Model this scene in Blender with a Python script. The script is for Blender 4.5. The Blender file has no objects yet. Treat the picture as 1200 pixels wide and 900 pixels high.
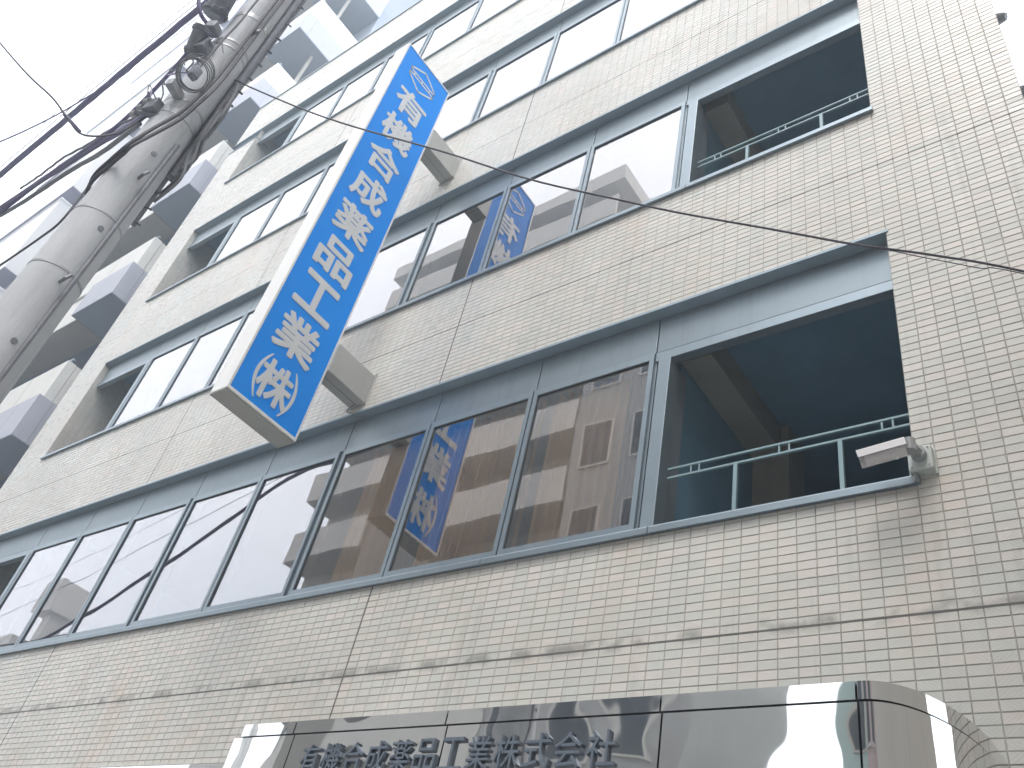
import bpy, bmesh, math, random
from mathutils import Vector, Matrix
R_ = math.radians
scn = bpy.context.scene
COL = scn.collection
random.seed(7)

# ------------------------------------------------------------------ camera
CAM = Vector((0.0, -3.724, 1.6))
YAW, PITCH, ROLL, FPX = R_(44.9345), R_(39.4216), R_(14.4113), 1024.03
fw = Vector((-math.sin(YAW)*math.cos(PITCH), math.cos(YAW)*math.cos(PITCH), math.sin(PITCH)))
rt = Vector((math.cos(YAW), math.sin(YAW), 0)); up = rt.cross(fw)
RT = math.cos(ROLL)*rt + math.sin(ROLL)*up
UP = -math.sin(ROLL)*rt + math.cos(ROLL)*up
cd = bpy.data.cameras.new('camera'); cam = bpy.data.objects.new('camera', cd); COL.objects.link(cam)
cam.matrix_world = Matrix(((RT.x, UP.x, -fw.x, CAM.x), (RT.y, UP.y, -fw.y, CAM.y), (RT.z, UP.z, -fw.z, CAM.z), (0, 0, 0, 1)))
cd.sensor_width = 36.0; cd.sensor_fit = 'HORIZONTAL'; cd.lens = FPX*36/1200
cd.clip_start = 0.05; cd.clip_end = 1500
scn.camera = cam

# ------------------------------------------------------------------ world: overcast sky, soft sun
SUN_EL, SUN_AZ = 60, 163            # degrees; azimuth clockwise from +y
w = bpy.data.worlds.new('World'); scn.world = w; w.use_nodes = True
nt = w.node_tree; nt.nodes.clear()
out = nt.nodes.new('ShaderNodeOutputWorld'); bg = nt.nodes.new('ShaderNodeBackground')
sky = nt.nodes.new('ShaderNodeTexSky'); sky.sky_type = 'NISHITA'; sky.sun_disc = False
sky.sun_elevation = R_(SUN_EL); sky.sun_rotation = R_(SUN_AZ); sky.air_density = 1.0; sky.dust_density = 4.0
tc = nt.nodes.new('ShaderNodeTexCoord'); nz = nt.nodes.new('ShaderNodeTexNoise')
nz.inputs['Scale'].default_value = 2.6; nz.inputs['Detail'].default_value = 5
nt.links.new(tc.outputs['Generated'], nz.inputs['Vector'])
cr = nt.nodes.new('ShaderNodeValToRGB'); cr.color_ramp.elements[0].position = .3; cr.color_ramp.elements[1].position = .75
cr.color_ramp.elements[0].color = (9.2, 9.35, 9.9, 1); cr.color_ramp.elements[1].color = (11.4, 11.4, 11.6, 1)
nt.links.new(nz.outputs['Fac'], cr.inputs['Fac'])
mx = nt.nodes.new('ShaderNodeMix'); mx.data_type = 'RGBA'; mx.inputs[0].default_value = 0.9   # cloud cover
nt.links.new(sky.outputs[0], mx.inputs[6]); nt.links.new(cr.outputs[0], mx.inputs[7])
nt.links.new(mx.outputs[2], bg.inputs['Color']); bg.inputs['Strength'].default_value = 0.145
nt.links.new(bg.outputs[0], out.inputs[0])

sd = bpy.data.lights.new('sun', 'SUN'); sun = bpy.data.objects.new('sun', sd); COL.objects.link(sun)
sd.energy = 1.5; sd.angle = R_(20); sd.color = (1, .94, .88)
a, e = R_(SUN_AZ), R_(SUN_EL)
sdir = Vector((math.sin(a)*math.cos(e), math.cos(a)*math.cos(e), math.sin(e)))
sun.rotation_euler = sdir.to_track_quat('Z', 'Y').to_euler(); sun.location = (0, -20, 40)

vs = scn.view_settings
vs.view_transform = 'Standard'; vs.look = 'None'; vs.exposure = 1.28; vs.gamma = 1.0; vs.use_curve_mapping = False
scn.cycles.use_denoising = True
scn.cycles.max_bounces = 8
GLARE_DENSITY = .013

# ------------------------------------------------------------------ materials
MATS = {}
def N(nt, t, **kw):
    n = nt.nodes.new(t)
    for k, v in kw.items(): setattr(n, k, v)
    return n
def pmat(name, col, rough=.5, metal=0., var=.08, nscale=6., bump=0., bscale=40., spec=.5, stretch=None, streak=0.):
    """procedural Principled: noise-varied colour and roughness, optional bump and rain streaks"""
    m = bpy.data.materials.new(name); m.use_nodes = True; t = m.node_tree; b = t.nodes['Principled BSDF']; L = t.links.new
    g = N(t, 'ShaderNodeTexCoord'); mp = N(t, 'ShaderNodeMapping')
    if stretch: mp.inputs['Scale'].default_value = stretch
    L(g.outputs['Object'], mp.inputs[0])
    n = N(t, 'ShaderNodeTexNoise'); n.inputs['Scale'].default_value = nscale; n.inputs['Detail'].default_value = 6; n.inputs['Roughness'].default_value = .6
    L(mp.outputs[0], n.inputs['Vector'])
    r = N(t, 'ShaderNodeMapRange'); r.inputs[1].default_value = .25; r.inputs[2].default_value = .75
    r.inputs[3].default_value = 1-var; r.inputs[4].default_value = 1+var
    L(n.outputs['Fac'], r.inputs[0])
    hs = N(t, 'ShaderNodeHueSaturation'); hs.inputs['Color'].default_value = (*col, 1); L(r.outputs[0], hs.inputs['Value'])
    last = hs.outputs[0]
    if streak:
        mp2 = N(t, 'ShaderNodeMapping'); mp2.inputs['Scale'].default_value = (9, 9, .5); L(g.outputs['Object'], mp2.inputs[0])
        n2 = N(t, 'ShaderNodeTexNoise'); n2.inputs['Scale'].default_value = 2.; n2.inputs['Detail'].default_value = 4; L(mp2.outputs[0], n2.inputs['Vector'])
        r2 = N(t, 'ShaderNodeMapRange'); r2.inputs[1].default_value = .5; r2.inputs[2].default_value = .8; r2.inputs[3].default_value = 0; r2.inputs[4].default_value = streak
        L(n2.outputs['Fac'], r2.inputs[0])
        mm = N(t, 'ShaderNodeMix', data_type='RGBA'); mm.inputs[7].default_value = (col[0]*.35, col[1]*.35, col[2]*.33, 1)
        L(r2.outputs[0], mm.inputs[0]); L(last, mm.inputs[6]); last = mm.outputs[2]
    L(last, b.inputs['Base Color'])
    rr = N(t, 'ShaderNodeMapRange'); rr.inputs[3].default_value = max(.02, rough*.8); rr.inputs[4].default_value = min(1, rough*1.2)
    L(n.outputs['Fac'], rr.inputs[0]); L(rr.outputs[0], b.inputs['Roughness'])
    b.inputs['Metallic'].default_value = metal; b.inputs['Specular IOR Level'].default_value = spec
    if bump:
        nb = N(t, 'ShaderNodeTexNoise'); nb.inputs['Scale'].default_value = bscale; nb.inputs['Detail'].default_value = 4; L(mp.outputs[0], nb.inputs['Vector'])
        bp = N(t, 'ShaderNodeBump'); bp.inputs['Strength'].default_value = bump; bp.inputs['Distance'].default_value = .01
        L(nb.outputs['Fac'], bp.inputs['Height']); L(bp.outputs[0], b.inputs['Normal'])
    MATS[name] = m
    return m

def tile_material():
    m = bpy.data.materials.new('lustre_tile'); m.use_nodes = True; t = m.node_tree; b = t.nodes['Principled BSDF']; L = t.links.new
    geo = N(t, 'ShaderNodeNewGeometry'); oi = N(t, 'ShaderNodeObjectInfo')
    def M(op, a, bb=None, c=None):
        n = N(t, 'ShaderNodeMath', operation=op)
        for i, v in enumerate((a, bb, c)):
            if v is None: continue
            if isinstance(v, (int, float)): n.inputs[i].default_value = v
            else: L(v, n.inputs[i])
        return n.outputs[0]
    rnd = M('FRACT', M('ADD', M('MULTIPLY', geo.outputs['Random Per Island'], 3.71), M('MULTIPLY', oi.outputs['Random'], 7.13)))
    rnd2 = M('FRACT', M('MULTIPLY', rnd, 17.3))
    sep = N(t, 'ShaderNodeSeparateXYZ'); L(geo.outputs['Position'], sep.inputs[0])
    X, Z = sep.outputs['X'], sep.outputs['Z']
    # glaze colour, firing differences tile by tile
    cr = N(t, 'ShaderNodeValToRGB'); els = cr.color_ramp.elements
    els[0].position = 0; els[0].color = (.57, .56, .515, 1); els[1].position = 1; els[1].color = (.66, .615, .57, 1)
    for p, c in ((.3, (.62, .60, .55, 1)), (.55, (.59, .59, .545, 1)), (.8, (.635, .595, .55, 1))):
        el = els.new(p); el.color = c
    L(rnd, cr.inputs['Fac'])
    n1 = N(t, 'ShaderNodeTexNoise'); n1.inputs['Scale'].default_value = .9; n1.inputs['Detail'].default_value = 3; L(geo.outputs['Position'], n1.inputs['Vector'])
    nb = N(t, 'ShaderNodeTexNoise'); nb.inputs['Scale'].default_value = 1.7; nb.inputs['Detail'].default_value = 2
    mpb = N(t, 'ShaderNodeMapping'); mpb.inputs['Scale'].default_value = (1, 1, .6); L(geo.outputs['Position'], mpb.inputs[0]); L(mpb.outputs[0], nb.inputs['Vector'])
    nadd = M('ADD', nb.outputs['Fac'], M('MULTIPLY', M('SUBTRACT', rnd2, .5), .07))
    crb = N(t, 'ShaderNodeValToRGB'); eb = crb.color_ramp.elements  # pink and bluish patches: lustre sheen put into the base colour
    eb[0].position = .28; eb[0].color = (.93, .98, 1.0, 1); eb[1].position = .74; eb[1].color = (1.0, .90, .82, 1)
    for p_, c_ in ((.42, (1, 1, 1, 1)), (.58, (1, .985, .96, 1)), (.66, (1, .93, .90, 1))):
        el = eb.new(p_); el.color = c_
    L(nadd, crb.inputs['Fac'])
    sheen = N(t, 'ShaderNodeMix', data_type='RGBA', blend_type='MULTIPLY'); sheen.inputs[0].default_value = .6
    L(cr.outputs[0], sheen.inputs[6]); L(crb.outputs[0], sheen.inputs[7])
    hs = N(t, 'ShaderNodeHueSaturation'); L(sheen.outputs[2], hs.inputs['Color'])
    mr = N(t, 'ShaderNodeMapRange'); mr.inputs[1].default_value = .3; mr.inputs[2].default_value = .7; mr.inputs[3].default_value = .92; mr.inputs[4].default_value = 1.06
    L(n1.outputs['Fac'], mr.inputs[0]); L(mr.outputs[0], hs.inputs['Value'])
    # mould and soot along the lowest sealant joint
    n2 = N(t, 'ShaderNodeTexNoise'); n2.inputs['Scale'].default_value = 7; n2.inputs['Detail'].default_value = 5; L(geo.outputs['Position'], n2.inputs['Vector'])
    dz = M('ABSOLUTE', M('SUBTRACT', Z, 3.632))
    near = N(t, 'ShaderNodeMapRange'); near.inputs[1].default_value = .01; near.inputs[2].default_value = .06; near.inputs[3].default_value = 1; near.inputs[4].default_value = 0
    L(dz, near.inputs[0])
    spots = N(t, 'ShaderNodeMapRange'); spots.inputs[1].default_value = .44; spots.inputs[2].default_value = .60; L(n2.outputs['Fac'], spots.inputs[0])
    stain = M('MULTIPLY', M('MULTIPLY', near.outputs[0], spots.outputs[0]), .62)
    # faint run-off dirt
    mp = N(t, 'ShaderNodeMapping'); mp.inputs['Scale'].default_value = (7, 7, .45); L(geo.outputs['Position'], mp.inputs[0])
    n3 = N(t, 'ShaderNodeTexNoise'); n3.inputs['Scale'].default_value = 1.5; n3.inputs['Detail'].default_value = 5; L(mp.outputs[0], n3.inputs['Vector'])
    run = N(t, 'ShaderNodeMapRange'); run.inputs[1].default_value = .58; run.inputs[2].default_value = .8; run.inputs[4].default_value = .34; L(n3.outputs['Fac'], run.inputs[0])
    dirt = M('MAXIMUM', stain, run.outputs[0])
    mm = N(t, 'ShaderNodeMix', data_type='RGBA'); mm.inputs[7].default_value = (.17, .165, .15, 1)
    L(dirt, mm.inputs[0]); L(hs.outputs[0], mm.inputs[6]); L(mm.outputs[2], b.inputs['Base Color'])
    # pressed diagonal ribs, direction changes tile by tile
    sgn = M('SUBTRACT', M('MULTIPLY', M('GREATER_THAN', rnd2, .5), 2), 1)
    diag = M('ADD', M('MULTIPLY', X, 0.9), M('MULTIPLY', M('MULTIPLY', Z, 1.1), sgn))
    wv = M('SINE', M('MULTIPLY', diag, 2*math.pi/.021))
    n4 = N(t, 'ShaderNodeTexNoise'); n4.inputs['Scale'].default_value = 30; L(geo.outputs['Position'], n4.inputs['Vector'])
    h = M('ADD', M('MULTIPLY', wv, .5), M('MULTIPLY', n4.outputs['Fac'], 1.2))
    bp = N(t, 'ShaderNodeBump'); bp.inputs['Strength'].default_value = .22; bp.inputs['Distance'].default_value = .0015
    L(h, bp.inputs['Height']); L(bp.outputs[0], b.inputs['Normal'])
    rr = M('ADD', .26, M('MULTIPLY', rnd2, .16)); L(rr, b.inputs['Roughness'])
    b.inputs['Specular IOR Level'].default_value = .38
    MATS['tile'] = m
    return m

def glass_material(name, base, tint):
    m = bpy.data.materials.new(name); m.use_nodes = True; t = m.node_tree; t.nodes.clear(); L = t.links.new
    o = N(t, 'ShaderNodeOutputMaterial'); g = N(t, 'ShaderNodeBsdfGlossy'); g.inputs['Roughness'].default_value = .004; g.inputs['Color'].default_value = (.97, .945, .955, 1)
    tr = N(t, 'ShaderNodeBsdfTransparent'); tr.inputs['Color'].default_value = (*tint, 1)
    fr = N(t, 'ShaderNodeFresnel'); fr.inputs['IOR'].default_value = 1.8
    geo = N(t, 'ShaderNodeNewGeometry'); nz = N(t, 'ShaderNodeTexNoise'); nz.inputs['Scale'].default_value = 1.1; nz.inputs['Detail'].default_value = 1
    L(geo.outputs['Position'], nz.inputs['Vector'])
    bp = N(t, 'ShaderNodeBump'); bp.inputs['Strength'].default_value = .12; bp.inputs['Distance'].default_value = .012
    L(nz.outputs['Fac'], bp.inputs['Height']); L(bp.outputs[0], g.inputs['Normal'])
    ma = N(t, 'ShaderNodeMath', operation='MULTIPLY_ADD'); ma.inputs[1].default_value = .95; ma.inputs[2].default_value = base; ma.use_clamp = True
    L(fr.outputs[0], ma.inputs[0])
    mx = N(t, 'ShaderNodeMixShader'); L(ma.outputs[0], mx.inputs[0]); L(tr.outputs[0], mx.inputs[1]); L(g.outputs[0], mx.inputs[2]); L(mx.outputs[0], o.inputs[0])
    MATS[name] = m
    return m

tile_material()
glass_material('coated_glass', .27, (1, .985, .94))
m_ = bpy.data.materials.new('clear_inner'); m_.use_nodes = True; m_.node_tree.nodes.clear()
o_ = N(m_.node_tree, 'ShaderNodeOutputMaterial'); t_ = N(m_.node_tree, 'ShaderNodeBsdfTransparent'); m_.node_tree.links.new(t_.outputs[0], o_.inputs[0]); MATS['clear_inner'] = m_
pmat('mortar', (.38, .36, .33), .9, var=.2, nscale=9, bump=.3)
pmat('sealant', (.13, .125, .115), .8, var=.25, nscale=12)
pmat('aluminium', (.25, .30, .335), .38, .55, var=.06, nscale=3, streak=.12)
pmat('aluminium_dark', (.24, .28, .32), .5, .4, var=.1, nscale=5)
pmat('panel_metal', (.225, .27, .30), .42, .45, var=.07, nscale=1.6, streak=.18, bump=.03, bscale=3)
pmat('gasket', (.03, .035, .04), .7)
pmat('soffit_metal', (.27, .34, .39), .5, .3, var=.12, nscale=4)
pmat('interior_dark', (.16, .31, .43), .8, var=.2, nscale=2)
pmat('interior_beam', (.40, .375, .32), .8, var=.15, nscale=3, streak=.2)
pmat('interior_light', (.30, .30, .28), .8, var=.1)
pmat('rail_paint', (.21, .31, .335), .45, .1, var=.1)
pmat('curtain', (.86, .62, .33), .9, var=.12, nscale=2, stretch=(6, 6, .3))
pmat('curtain_dark', (.16, .14, .12), .9, var=.2, nscale=30)
pmat('roof_concrete', (.38, .38, .36), .85, var=.12, bump=.2)
pmat('sign_blue', (.0, .275, .90), .45, spec=.1, var=.05, nscale=1.2)
pmat('sign_letter', (.66, .67, .68), .4, var=.03)
pmat('sign_white', (.82, .81, .785), .38, var=.05, nscale=2, streak=.22)
pmat('sign_under', (.40, .40, .38), .5, var=.08, nscale=3, streak=.1)
pmat('bracket_paint', (.42, .42, .40), .5, var=.07, nscale=4, streak=.12)
pmat('camera_white', (.62, .60, .60), .35, var=.04)
pmat('camera_grey', (.30, .31, .31), .45, var=.08, nscale=20)
pmat('camera_box', (.50, .54, .51), .45, var=.05, nscale=15, streak=.15)
pmat('lens_glass', (.01, .01, .012), .08)
pmat('pole_concrete', (.57, .59, .62), .85, var=.12, nscale=5, stretch=(1, 1, .4), bump=.35, bscale=60, streak=.25)
pmat('pole_steel', (.42, .43, .45), .5, .4, var=.15, nscale=30)
pmat('pole_iron', (.24, .25, .28), .55, .4, var=.25, nscale=30)
pmat('cable_black', (.085, .085, .105), .55, var=.2, nscale=20)
pmat('cable_violet', (.17, .15, .27), .5, var=.25, nscale=14)
pmat('cable_grey', (.21, .22, .24), .6, var=.2, nscale=20)
pmat('neighbour_white', (.72, .71, .68), .7, var=.05, nscale=2, streak=.12)
pmat('neighbour_grey', (.44, .45, .52), .6, var=.05, nscale=2, streak=.08)
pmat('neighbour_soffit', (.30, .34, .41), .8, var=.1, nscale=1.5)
pmat('neighbour_edge', (.40, .38, .35), .8, var=.1, nscale=2)
pmat('tower_white', (.80, .80, .82), .6, var=.03, nscale=1)
pmat('tower_dark', (.25, .25, .33), .7, var=.06, nscale=1)
pmat('asphalt', (.075, .075, .075), .9, var=.25, nscale=3, bump=.5, bscale=120)
pmat('bounce_blocks', (.34, .335, .325), .85, var=.15, nscale=3, bump=.4, bscale=80)
pmat('paving', (.42, .41, .39), .85, var=.12, nscale=4, bump=.3)
pmat('kerb', (.42, .41, .39), .85, var=.1)
pmat('road_paint', (.75, .75, .72), .7, var=.1, nscale=12)
pmat('plaster_beige', (.50, .45, .37), .8, var=.06, nscale=.6, streak=.15)
pmat('plaster_pale', (.62, .58, .52), .8, var=.05, nscale=.6, streak=.18)
pmat('plaster_brown', (.27, .24, .20), .8, var=.08, nscale=.6, streak=.15)
pmat('plaster_grey', (.36, .345, .32), .8, var=.08, nscale=.6, streak=.2)
pmat('plaster_green', (.40, .50, .46), .7, var=.06, nscale=.6, streak=.15)
pmat('plaster_pink', (.48, .37, .35), .8, var=.06, nscale=.6, streak=.15)
pmat('window_dark', (.035, .04, .045), .08, var=.1)
pmat('letter_steel', (.15, .18, .22), .42, .35, var=.05)
def chrome():
    m = bpy.data.materials.new('mirror_steel'); m.use_nodes = True; t = m.node_tree; b = t.nodes['Principled BSDF']; L = t.links.new
    b.inputs['Metallic'].default_value = 1; b.inputs['Base Color'].default_value = (.74, .74, .74, 1); b.inputs['Roughness'].default_value = .025
    g = N(t, 'ShaderNodeNewGeometry'); n = N(t, 'ShaderNodeTexNoise'); n.inputs['Scale'].default_value = 1.9; n.inputs['Detail'].default_value = 1.5
    L(g.outputs['Position'], n.inputs['Vector'])
    bp = N(t, 'ShaderNodeBump'); bp.inputs['Strength'].default_value = .3; bp.inputs['Distance'].default_value = .035
    L(n.outputs['Fac'], bp.inputs['Height']); L(bp.outputs[0], b.inputs['Normal'])
    MATS['mirror_steel'] = m
chrome()

# ------------------------------------------------------------------ helpers
class MB:
    def __init__(s): s.v = []; s.f = []
    def box(s, x0, x1, y0, y1, z0, z1):
        b = len(s.v)
        s.v += [(x0,y0,z0),(x1,y0,z0),(x1,y1,z0),(x0,y1,z0),(x0,y0,z1),(x1,y0,z1),(x1,y1,z1),(x0,y1,z1)]
        s.f += [(b,b+3,b+2,b+1),(b+4,b+5,b+6,b+7),(b,b+1,b+5,b+4),(b+1,b+2,b+6,b+5),(b+2,b+3,b+7,b+6),(b+3,b,b+4,b+7)]
        return s
    def prism(s, poly, z0, z1):           # poly in xy, extruded in z
        b = len(s.v); n = len(poly)
        s.v += [(x, y, z0) for x, y in poly] + [(x, y, z1) for x, y in poly]
        s.f += [tuple(range(b+n-1, b-1, -1)), tuple(range(b+n, b+2*n))]
        s.f += [(b+i, b+(i+1) % n, b+n+(i+1) % n, b+n+i) for i in range(n)]
        return s
    def tube(s, pts, r, seg=8, cap=True, r1=None):
        pts = [Vector(p) for p in pts]; n = len(pts); b = len(s.v)
        d0 = (pts[1]-pts[0]).normalized()
        side = d0.cross(Vector((0, 0, 1)))
        if side.length < .05: side = d0.cross(Vector((1, 0, 0)))
        side.normalize()
        for i, p in enumerate(pts):
            d = (pts[min(i+1, n-1)]-pts[max(i-1, 0)]).normalized()
            side = (side - d*side.dot(d)).normalized(); bi = d.cross(side)
            rr = r if r1 is None else r+(r1-r)*i/(n-1)
            for k in range(seg):
                q = 2*math.pi*k/seg
                s.v.append(tuple(p + side*(math.cos(q)*rr) + bi*(math.sin(q)*rr)))
        for i in range(n-1):
            for k in range(seg):
                a0 = b+i*seg+k; a1 = b+i*seg+(k+1) % seg
                s.f.append((a0, a1, a1+seg, a0+seg))
        if cap:
            s.f.append(tuple(range(b+seg-1, b-1, -1))); s.f.append(tuple(range(b+(n-1)*seg, b+n*seg)))
        return s
    def build(s, name, mat, parent=None, smooth=False, bevel=0., kind=None, label=None):
        me = bpy.data.meshes.new(name); me.from_pydata(s.v, [], s.f); me.validate(); me.update()
        me.materials.append(MATS[mat])
        if bevel:
            bm = bmesh.new(); bm.from_mesh(me)
            bmesh.ops.bevel(bm, geom=bm.edges[:], offset=bevel, segments=2, profile=.6, affect='EDGES', clamp_overlap=True)
            bm.to_mesh(me); bm.free()
        if smooth:
            for p in me.polygons: p.use_smooth = True
            me.set_sharp_from_angle(angle=R_(38))
        o = bpy.data.objects.new(name, me); COL.objects.link(o)
        attach(o, parent)
        if kind: o['kind'] = kind
        if label: o['label'] = label
        return o
def attach(o, parent):
    if parent is None: return
    o.parent = parent
    if parent.type == 'EMPTY':
        o.matrix_parent_inverse = Matrix.Translation(-parent.location)
def thing(name, loc, label, cat, group=None):
    o = bpy.data.objects.new(name, None); COL.objects.link(o); o.location = loc; o.empty_display_size = .2
    return tag(o, label, cat, group)
def tag(o, label, cat, group=None):
    o['label'] = label; o['category'] = cat
    if group: o['group'] = group
    return o
def box(name, mat, parent, *d, bevel=0., **kw): return MB().box(*d).build(name, mat, parent, bevel=bevel, **kw)
def catmull(pts, sub=6):
    P = [Vector(p) for p in pts]; P = [P[0]*2-P[1]] + P + [P[-1]*2-P[-2]]; o = []
    for i in range(1, len(P)-2):
        for k in range(sub):
            t = k/sub; a, b, c, d = P[i-1], P[i], P[i+1], P[i+2]
            o.append(.5*((2*b)+(-a+c)*t+(2*a-5*b+4*c-d)*t*t+(-a+3*b-3*c+d)*t**3))
    o.append(P[-2]); return o
def project(p):
    d = Vector(p)-CAM; z = d.dot(fw)
    if z <= .05: return None
    return 600+FPX*d.dot(RT)/z, 450-FPX*d.dot(UP)/z
def glyph_mesh(ch, weight, depth):
    cu = bpy.data.curves.new('glyph', 'FONT'); cu.body = ch; cu.size = 1; cu.offset = weight; cu.extrude = depth; cu.resolution_u = 3
    ob = bpy.data.objects.new('glyph', cu); COL.objects.link(ob)
    dg = bpy.context.evaluated_depsgraph_get(); dg.update()
    me = bpy.data.meshes.new_from_object(ob.evaluated_get(dg))
    bpy.data.objects.remove(ob); bpy.data.curves.remove(cu)
    return me
def place_glyph(ch, name, mat, parent, weight, depth, w_, h_, to_world):
    """heavy glyph: copies shifted on two circles, each a hair deeper than the last; to_world maps (u right, v up, n out)"""
    me = glyph_mesh(ch, 0, .5)
    base = [v.co.copy() for v in me.vertices]; faces = [tuple(p.vertices) for p in me.polygons]
    bpy.data.meshes.remove(me)
    if not base: return None
    V, F = [], []; sh = [(0, 0)]+[(weight*f*math.cos(2*math.pi*k/n+.3), weight*f*math.sin(2*math.pi*k/n+.3)) for f, n in ((.55, 6), (1, 12)) for k in range(n)]
    for k, (du, dv) in enumerate(sh):
        o = len(V); V += [(c.x+du, c.y+dv, (c.z+.5)*depth-(k*depth*.012 if c.z > 0 else 0)) for c in base]; F += [tuple(i+o for i in f) for f in faces]
    x0, x1 = min(v[0] for v in V), max(v[0] for v in V); y0, y1 = min(v[1] for v in V), max(v[1] for v in V)
    me = bpy.data.meshes.new(name)
    me.from_pydata([to_world(((x-x0)/(x1-x0)-.5)*w_, ((y-y0)/(y1-y0)-.5)*h_, z) for x, y, z in V], [], F)
    me.materials.append(MATS[mat]); me.update()
    o = bpy.data.objects.new(name, me); COL.objects.link(o); attach(o, parent)
    return o

# ------------------------------------------------------------------ ground
def structure(o): o['kind'] = 'structure'; return o
structure(box('ground', 'asphalt', None, -75, 45, -45, 30, -1.0, -.16))
structure(box('road', 'bounce_blocks', None, -74.9, 44.9, -11.0, -2.1, -.5, -.12))  # unseen road, made of pale blocks to bounce light up the facade
for nm, y0, y1 in (('pavement_near', -2.1, 3.0), ('pavement_far', -13.4, -11.0)):
    pv = structure(box(nm, 'paving', None, -74.9, 44.9, y0+(.15 if y0 > -5 else 0), y1-(.15 if y0 < -5 else 0), -.5, 0))
    ky = y0 if y0 > -5 else y1-.15
    box('kerb', 'kerb', pv, -74.9, 44.9, ky, ky+.148, -.5, .004)
lane = MB()
for x in range(-60, 40, 6): lane.box(x, x+3, -6.6, -6.5, -.119, -.115)
structure(lane.build('road_marking', 'road_paint'))

# ------------------------------------------------------------------ main building
XR, XL, XO0, XO1 = .032, -13.618, -12.71, -.868
SILL = [4.29, 7.552, 10.886, 14.22]
TOPZ = 17.587
HEAD = 1.915                          # sill to tile edge above
JZ = [3.617, 6.917, 10.167, 13.467]
JX = [-4.568, -8.968]
ZB = 3.077                            # lower edge of the tiling
EDGES = [-2.48, -3.525, -4.575, -5.65, -6.755, -7.895, -8.98, -10.06, -11.19]

bld = thing('office_building', (-6.8, 0, 0), 'cream tiled office building with long ribbon windows and open corner bays', 'building')
walls = []                            # (object, x0, x1, z0, z1)
def wall(x0, x1, z0, z1, nm='spandrel_wall'):
    o = box(nm, 'mortar', bld, x0, x1, .003, .30, z0, z1); walls.append((o, x0, x1, z0, z1))
wall(XO0, XO1, ZB, SILL[0])
for i in range(4):
    t = SILL[i]+HEAD
    wall(XO0, XO1, t, SILL[i+1] if i < 3 else TOPZ)
wall(XO1, XR, 2.4, TOPZ, 'pier')
PIER_TOP = SILL[3]+1.60
wall(XL, XO0, ZB, PIER_TOP, 'pier')
wall(XL, XO0, SILL[3]+HEAD, TOPZ, 'pier')
box('pier_cap', 'soffit_metal', bld, XL-.01, XO0+.01, -.012, .3, PIER_TOP, PIER_TOP+.03)
# carcass
box('side_wall', 'neighbour_white', bld, XL, XL+.25, .302, 12, 0, TOPZ-.05)
box('side_wall', 'plaster_beige', bld, XR-.25, XR-.002, .302, 12, 0, TOPZ-.05)
box('rear_wall', 'plaster_beige', bld, XL+.252, XR-.252, 11.7, 12, 0, TOPZ-.05)
box('roof_slab', 'roof_concrete', bld, XL+.002, XR-.004, .302, 11.69, TOPZ-.35, TOPZ-.06)
box('parapet_cap', 'aluminium', bld, XL-.02, XR+.02, -.02, .32, TOPZ, TOPZ+.04)
for s in SILL:
    box('floor_slab', 'interior_dark', bld, XL+.26, XR-.26, .302, 11.68, s-1.25, s-1.0)
    box('ceiling', 'interior_dark', bld, XO0-.3, XR-.26, .302, 6.0, s+HEAD-.02, s+HEAD+.05)
    box('partition_wall', 'interior_dark', bld, -2.56, -2.42, .32, 3.2, s-1.0, s+HEAD-.022)
    box('partition_wall', 'interior_dark', bld, -11.28, -11.14, .32, 3.2, s-1.0, s+HEAD-.022)
    box('balcony_back_wall', 'interior_dark', bld, -2.415, XR-.26, 3.0, 3.2, s-1.0, s+HEAD-.022)
    box('balcony_back_wall', 'interior_dark', bld, XL+.26, -11.285, 3.0, 3.2, s-1.0, s+HEAD-.022)
    box('room_back_wall', 'interior_dark', bld, -11.13, -2.565, 4.0, 4.2, s-1.0, s+HEAD-.022)
    box('beam', 'interior_beam', bld, -2.415, -2.18, .31, 1.52, s+1.64, s+HEAD-.022)
    box('column', 'interior_beam', bld, -2.415, -2.12, 1.525, 1.85, s-1.0, s+HEAD-.022)
# ground floor
box('ground_floor_wall', 'plaster_grey', bld, XL, XR, .10, .30, 0, 2.39)
box('ground_floor_fascia', 'mirror_steel', bld, XL, -4.42, -.02, .30, 2.62, ZB-.01)
box('ground_floor_fascia', 'plaster_grey', bld, -4.41, XO1-.004, .02, .30, 2.552, ZB-.004)
for x0 in (-12.5, -9.6, -6.9):
    dr = box('shop_window', 'aluminium', bld, x0, x0+2.2, .05, .098, .15, 2.45)
    box('pane', 'window_dark', dr, x0+.08, x0+2.12, .03, .049, .25, 2.37)
dr = box('entrance_door', 'aluminium', bld, -3.4, -1.5, .05, .098, .02, 2.4)
for k in (0, 1): box('pane', 'window_dark', dr, -3.33+k*.92, -2.49+k*.92, .03, .049, .12, 2.3)

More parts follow.
